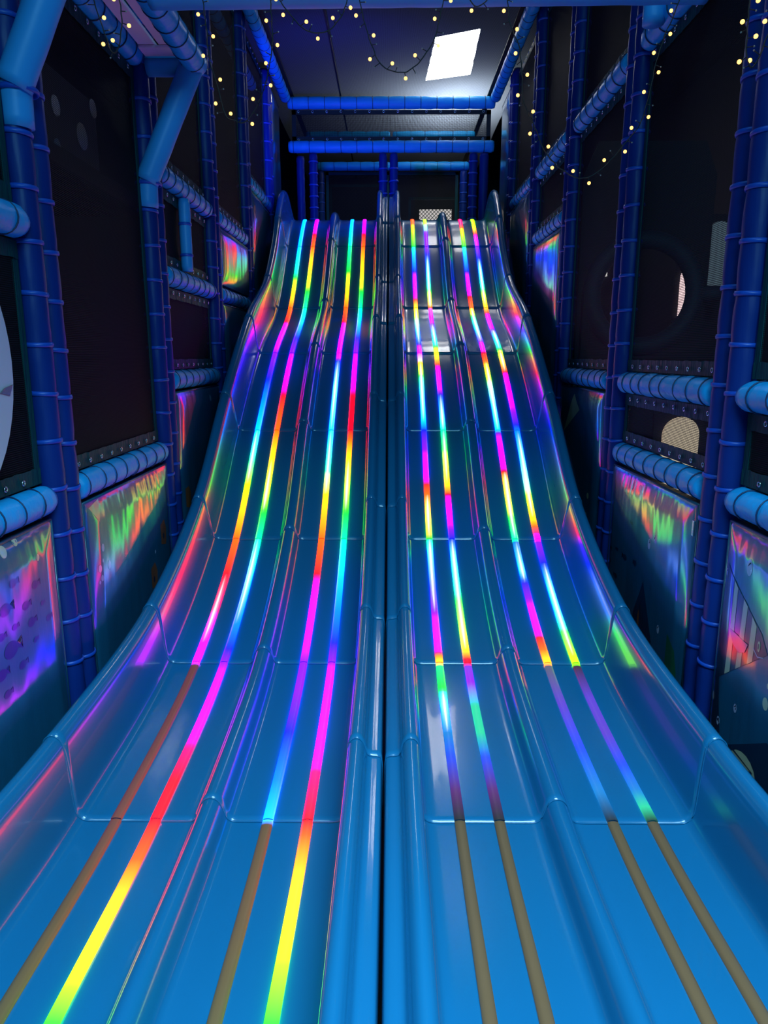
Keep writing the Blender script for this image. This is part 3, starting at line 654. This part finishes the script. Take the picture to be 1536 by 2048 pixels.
back_net(-0.93, -0.02, 11.07, pz, CZ + 2.58, 'black net across the platform behind its left opening'); back_net(0.06, 0.98, 11.07, pz, CZ + 2.58, 'black net across the platform behind its right opening')
back_net(-1.0, 0.0, 12.6, pz, CZ + 2.75, 'wide-meshed lattice net at the back left of the platform', 'lattice'); back_net(0.3, 1.1, 12.6, pz, CZ + 2.55, 'wide-meshed lattice net in front of the small bright back window', 'lattice')
wb = mesh('window_2', *boxm(0.50, 1.05, 13.0, 13.04, CZ + 2.14, CZ + 2.44, .01), 'daylight_window', False); struct('window_2', wb)
sbox('wall_platform', (-1.4, 1.4, 13.3, 13.4, 0.5, CZ + 3.0), 'hall')
# stretched ceiling net with a dark seam
zc = CZ + 3.05; v, f, uv = [], [], []
nx, ny = 8, 24
for j in range(ny + 1):
    for i in range(nx + 1):
        x, y = -1.45 + 2.9 * i / nx, 5.6 + 8.2 * j / ny
        v.append((x, y, zc + .02 * noise.noise(Vector((x * 2, y, 3))))); uv.append((x, y))
for j in range(ny):
    for i in range(nx):
        a = j * (nx + 1) + i; f.append((a, a + 1, a + nx + 2, a + nx + 1))
t = thing('ceiling_net', (0, 5.6, zc), 'dark fine net stretched overhead as a ceiling below the skylight', 'net')
o = obj('mesh_sheet', mesh('mesh_sheet', [(a, b - 5.6, c - zc) for a, b, c in v], f, 'ceiling_net', True, uv), t)
obj('seam', mesh('seam', *boxm(-.605, -.585, .2, 8.1, -.035, -.025), 'wire', False), t)
for sd in (-1, 1): obj('border', mesh('border', *boxm(sd * 1.18 - .03, sd * 1.18 + .03, .2, 8.1, -.04, -.03), 'wire', False), t)

# ------------------------------------------------------------------ things behind the nets
# cross wall with a padded crawl ring on the right
t = thing('crawl_ring', (1.97, 5.8, CZ + .47), 'dim padded ring round a crawl hole behind the right net', 'ring')
v, f = boxm(-.47, -.41, -.03, .03, -2.22, 0, 0.01); obj('ring_leg', mesh('ring_leg', v, f, 'dark_board', False), t)
obj('ring_pad', mesh('ring_pad', *torus(.40, .07, 40, 10, 'Y'), 'interior_pad'), t)
v, f = sweep([(.44, 0, 0), (.66, 0, 0)], .06, 14); obj('ring_arm', mesh('ring_arm', v, f, 'interior_pad'), t)
n = 36; outer = []
for k in range(n):
    a = 2 * PI * k / n; c, s = math.cos(a), math.sin(a); q = 1 / max(abs(c) / .50, abs(s) / 1.1); outer.append((q * c, 0, q * s))
inner = [(.40 * math.cos(2 * PI * k / n), 0, .40 * math.sin(2 * PI * k / n)) for k in range(n)]
v = [(a, y, c) for y in (.02, .05) for lst in (outer, inner) for a, _, c in lst]; f = []
for k in range(n):
    j = (k + 1) % n
    f += [(k, j, n + j, n + k), (2 * n + j, 2 * n + k, 3 * n + k, 3 * n + j), (n + k, n + j, 3 * n + j, 3 * n + k), (j, k, 2 * n + k, 2 * n + j)]
obj('ring_board', mesh('ring_board', v, f, 'dark_board', False), t)
def arch(name, x, y, z, w, h, label, m, n=14):
    poly = [(-w, 0), (w, 0), (w, h - w)] + [(w * math.cos(PI * k / n), h - w + w * math.sin(PI * k / n)) for k in range(1, n)] + [(-w, h - w)]
    v = [(a, 0, b) for a, b in poly] + [(a, .03, b) for a, b in poly]; N = len(poly)
    f = [tuple(range(N)), tuple(reversed(range(N, 2 * N)))] + [((k + 1) % N, k, N + k, N + (k + 1) % N) for k in range(N)]
    t = thing(name, (x, y, 0), label, 'window', 'daylit openings behind the right nets')
    obj('opening_pane', mesh('opening_pane', v, f, m, False), t, (0, 0, z))
    obj('surround_board', mesh('surround_board', *boxm(-w - .06, w + .06, .032, .06, 0, z + h + .06), 'dark_board', False), t)
arch('arched_opening', 2.04, 5.0, CZ - 1.0, .125, .58, 'warm arched opening with painted-in glow behind the low net on the right', 'glow_warm')
arch('arched_opening', 2.70, 6.2, CZ + .55, .10, .52, 'grey arched opening with painted-in glow above the crawl ring behind the right net', 'glow_grey')
arch('arched_opening', 3.32, 8.3, CZ + .42, .09, .52, 'narrow pink opening with painted-in glow seen through the crawl ring', 'glow_pink')
arch('arched_opening', 2.66, 9.3, CZ - .35, .10, .42, 'small daylit opening low behind the net between second and third right posts', 'daylight_window')
arch('arched_opening', 2.58, 9.2, CZ + .95, .09, .28, 'small daylit opening high behind the net between second and third right posts', 'daylight_window')
# spotted board behind the left net
t = thing('spotted_board', (-1.72, 4.12, CZ + 1.031), 'dim board with pale round spots behind the tall left net', 'board')
obj('board', mesh('board', *boxm(-.02, 0, -.42, .42, 0, .40, .006), 'interior_pad', False), t)
for y, z, s in ((-.12, .22, .05), (.19, .16, .07), (-.14, .02, .04), (.38, .36, .05)):
    v, f = prism_x(ell(y, z, s, s, 20), .001, .003, -1); obj('spot', mesh('spot', v, f, 'print_cream', False), t)
tag(obj('play_deck', mesh('play_deck', *boxm(-3.9, -1.66, 3.2, 5.2, CZ + .93, CZ + 1.03, .01), 'dark_board', False)), 'dark play deck under the spotted board behind the left net', 'deck')
# ------------------------------------------------------------------ fairy lights
bm = bmesh.new(); bmesh.ops.create_icosphere(bm, subdivisions=2, radius=0.0072); bulb_me = bpy.data.meshes.new('bulb'); bm.to_mesh(bulb_me); bm.free(); bulb_me.materials.append(MATS['bulb_warm'])
bm = bmesh.new(); bmesh.ops.create_icosphere(bm, subdivisions=1, radius=0.0035); dim_me = bpy.data.meshes.new('unlit_bulb'); bm.to_mesh(dim_me); bm.free(); dim_me.materials.append(MATS['bulb_cap'])
sv, sf = sweep([(0, 0, 0), (0, 0, .03)], .0018, 5); stem_me = mesh('stem', sv, sf, 'wire')
def fairy(pts, label, gap=0.072):
    P = catmull([(x, y, z + CZ) for x, y, z in pts], 12); base = P[0].copy()
    t = thing('fairy_light_string', base, label, 'fairy lights', 'fairy light strings hung from the cross beam')
    Q = [p - base + Vector((.004 * noise.noise(p * 30), 0, .004 * noise.noise(p * 31))) for p in P]
    v, f = sweep(Q, .0024, 6); obj('wire', mesh('wire', v, f, 'wire'), t)
    d = 0; k = 0
    for a, b in zip(Q, Q[1:]):
        d += (b - a).length
        if d >= gap / 2:
            d = 0; k += 1
            tan = (b - a).normalized(); side = Vector((tan.z, random.uniform(-.3, .3), -tan.x)).normalized()
            if k % 4 in (0, 1): side = -side
            dirv = (side + tan * random.uniform(-.2, .5)).normalized()
            L = random.uniform(.018, .03)
            s = obj('stem', stem_me, t, b); s.rotation_euler = dirv.to_track_quat('Z', 'Y').to_euler(); s.scale = (1, 1, L / .03)
            lit = k % 2 == 0
            o = obj('bulb' if lit else 'unlit_bulb', bulb_me if lit else dim_me, t, b + dirv * L)
Yf = 3.27
fairy([(x, Yf, z) for x, z in ((-.768, 1.45), (-.754, 1.313), (-.748, 1.2), (-.720, 1.098), (-.694, .99), (-.66, .965), (-.614, .958), (-.57, 1.0), (-.525, 1.089), (-.495, 1.2), (-.485, 1.3), (-.49, 1.45))], 'fairy light loop hanging in front of the left posts')
fairy([(x, Yf, z) for x, z in ((-.47, 1.44), (-.42, 1.37), (-.359, 1.31), (-.30, 1.29), (-.24, 1.31), (-.19, 1.37), (-.17, 1.44))], 'shallow fairy light loop under the cross beam, left of centre')
fairy([(x, Yf, z) for x, z in ((-.130, 1.44), (-.115, 1.36), (-.083, 1.26), (-.05, 1.19), (-.01, 1.155), (.04, 1.145), (.085, 1.155), (.136, 1.20), (.18, 1.27), (.205, 1.36), (.22, 1.44))], 'deep fairy light loop crossing the skylight')
fairy([(x, Yf, z) for x, z in ((.30, 1.45), (.325, 1.40), (.355, 1.385), (.385, 1.40), (.41, 1.45))], 'tiny fairy light loop on the cross beam just above the skylight')
fairy([(x, Yf, z) for x, z in ((.471, 1.45), (.485, 1.33), (.53, 1.23), (.545, 1.12), (.555, 1.03), (.612, .925), (.651, .845), (.73, .768), (.818, .735), (.90, .775), (.985, .87), (1.045, .95), (1.075, 1.06), (1.09, 1.16), (1.12, 1.27), (1.154, 1.36), (1.18, 1.45))], 'long fairy light loop hanging low in front of the right posts')
fairy([(x, 3.0, z) for x, z in ((-1.13, 1.40), (-1.105, 1.28), (-1.07, 1.16), (-1.05, 1.12), (-1.02, 1.16), (-1.01, 1.27), (-1.03, 1.40))], 'short fairy light loop below the pale overhead boards')
fairy([(x, 2.62, z) for x, z in ((1.175, 1.25), (1.165, 1.15), (1.165, 1.05), (1.17, .97), (1.19, .93), (1.21, .95), (1.235, 1.03), (1.255, 1.14), (1.26, 1.25))], 'fairy light bunch in the top right corner beside the nearest right posts', .05)
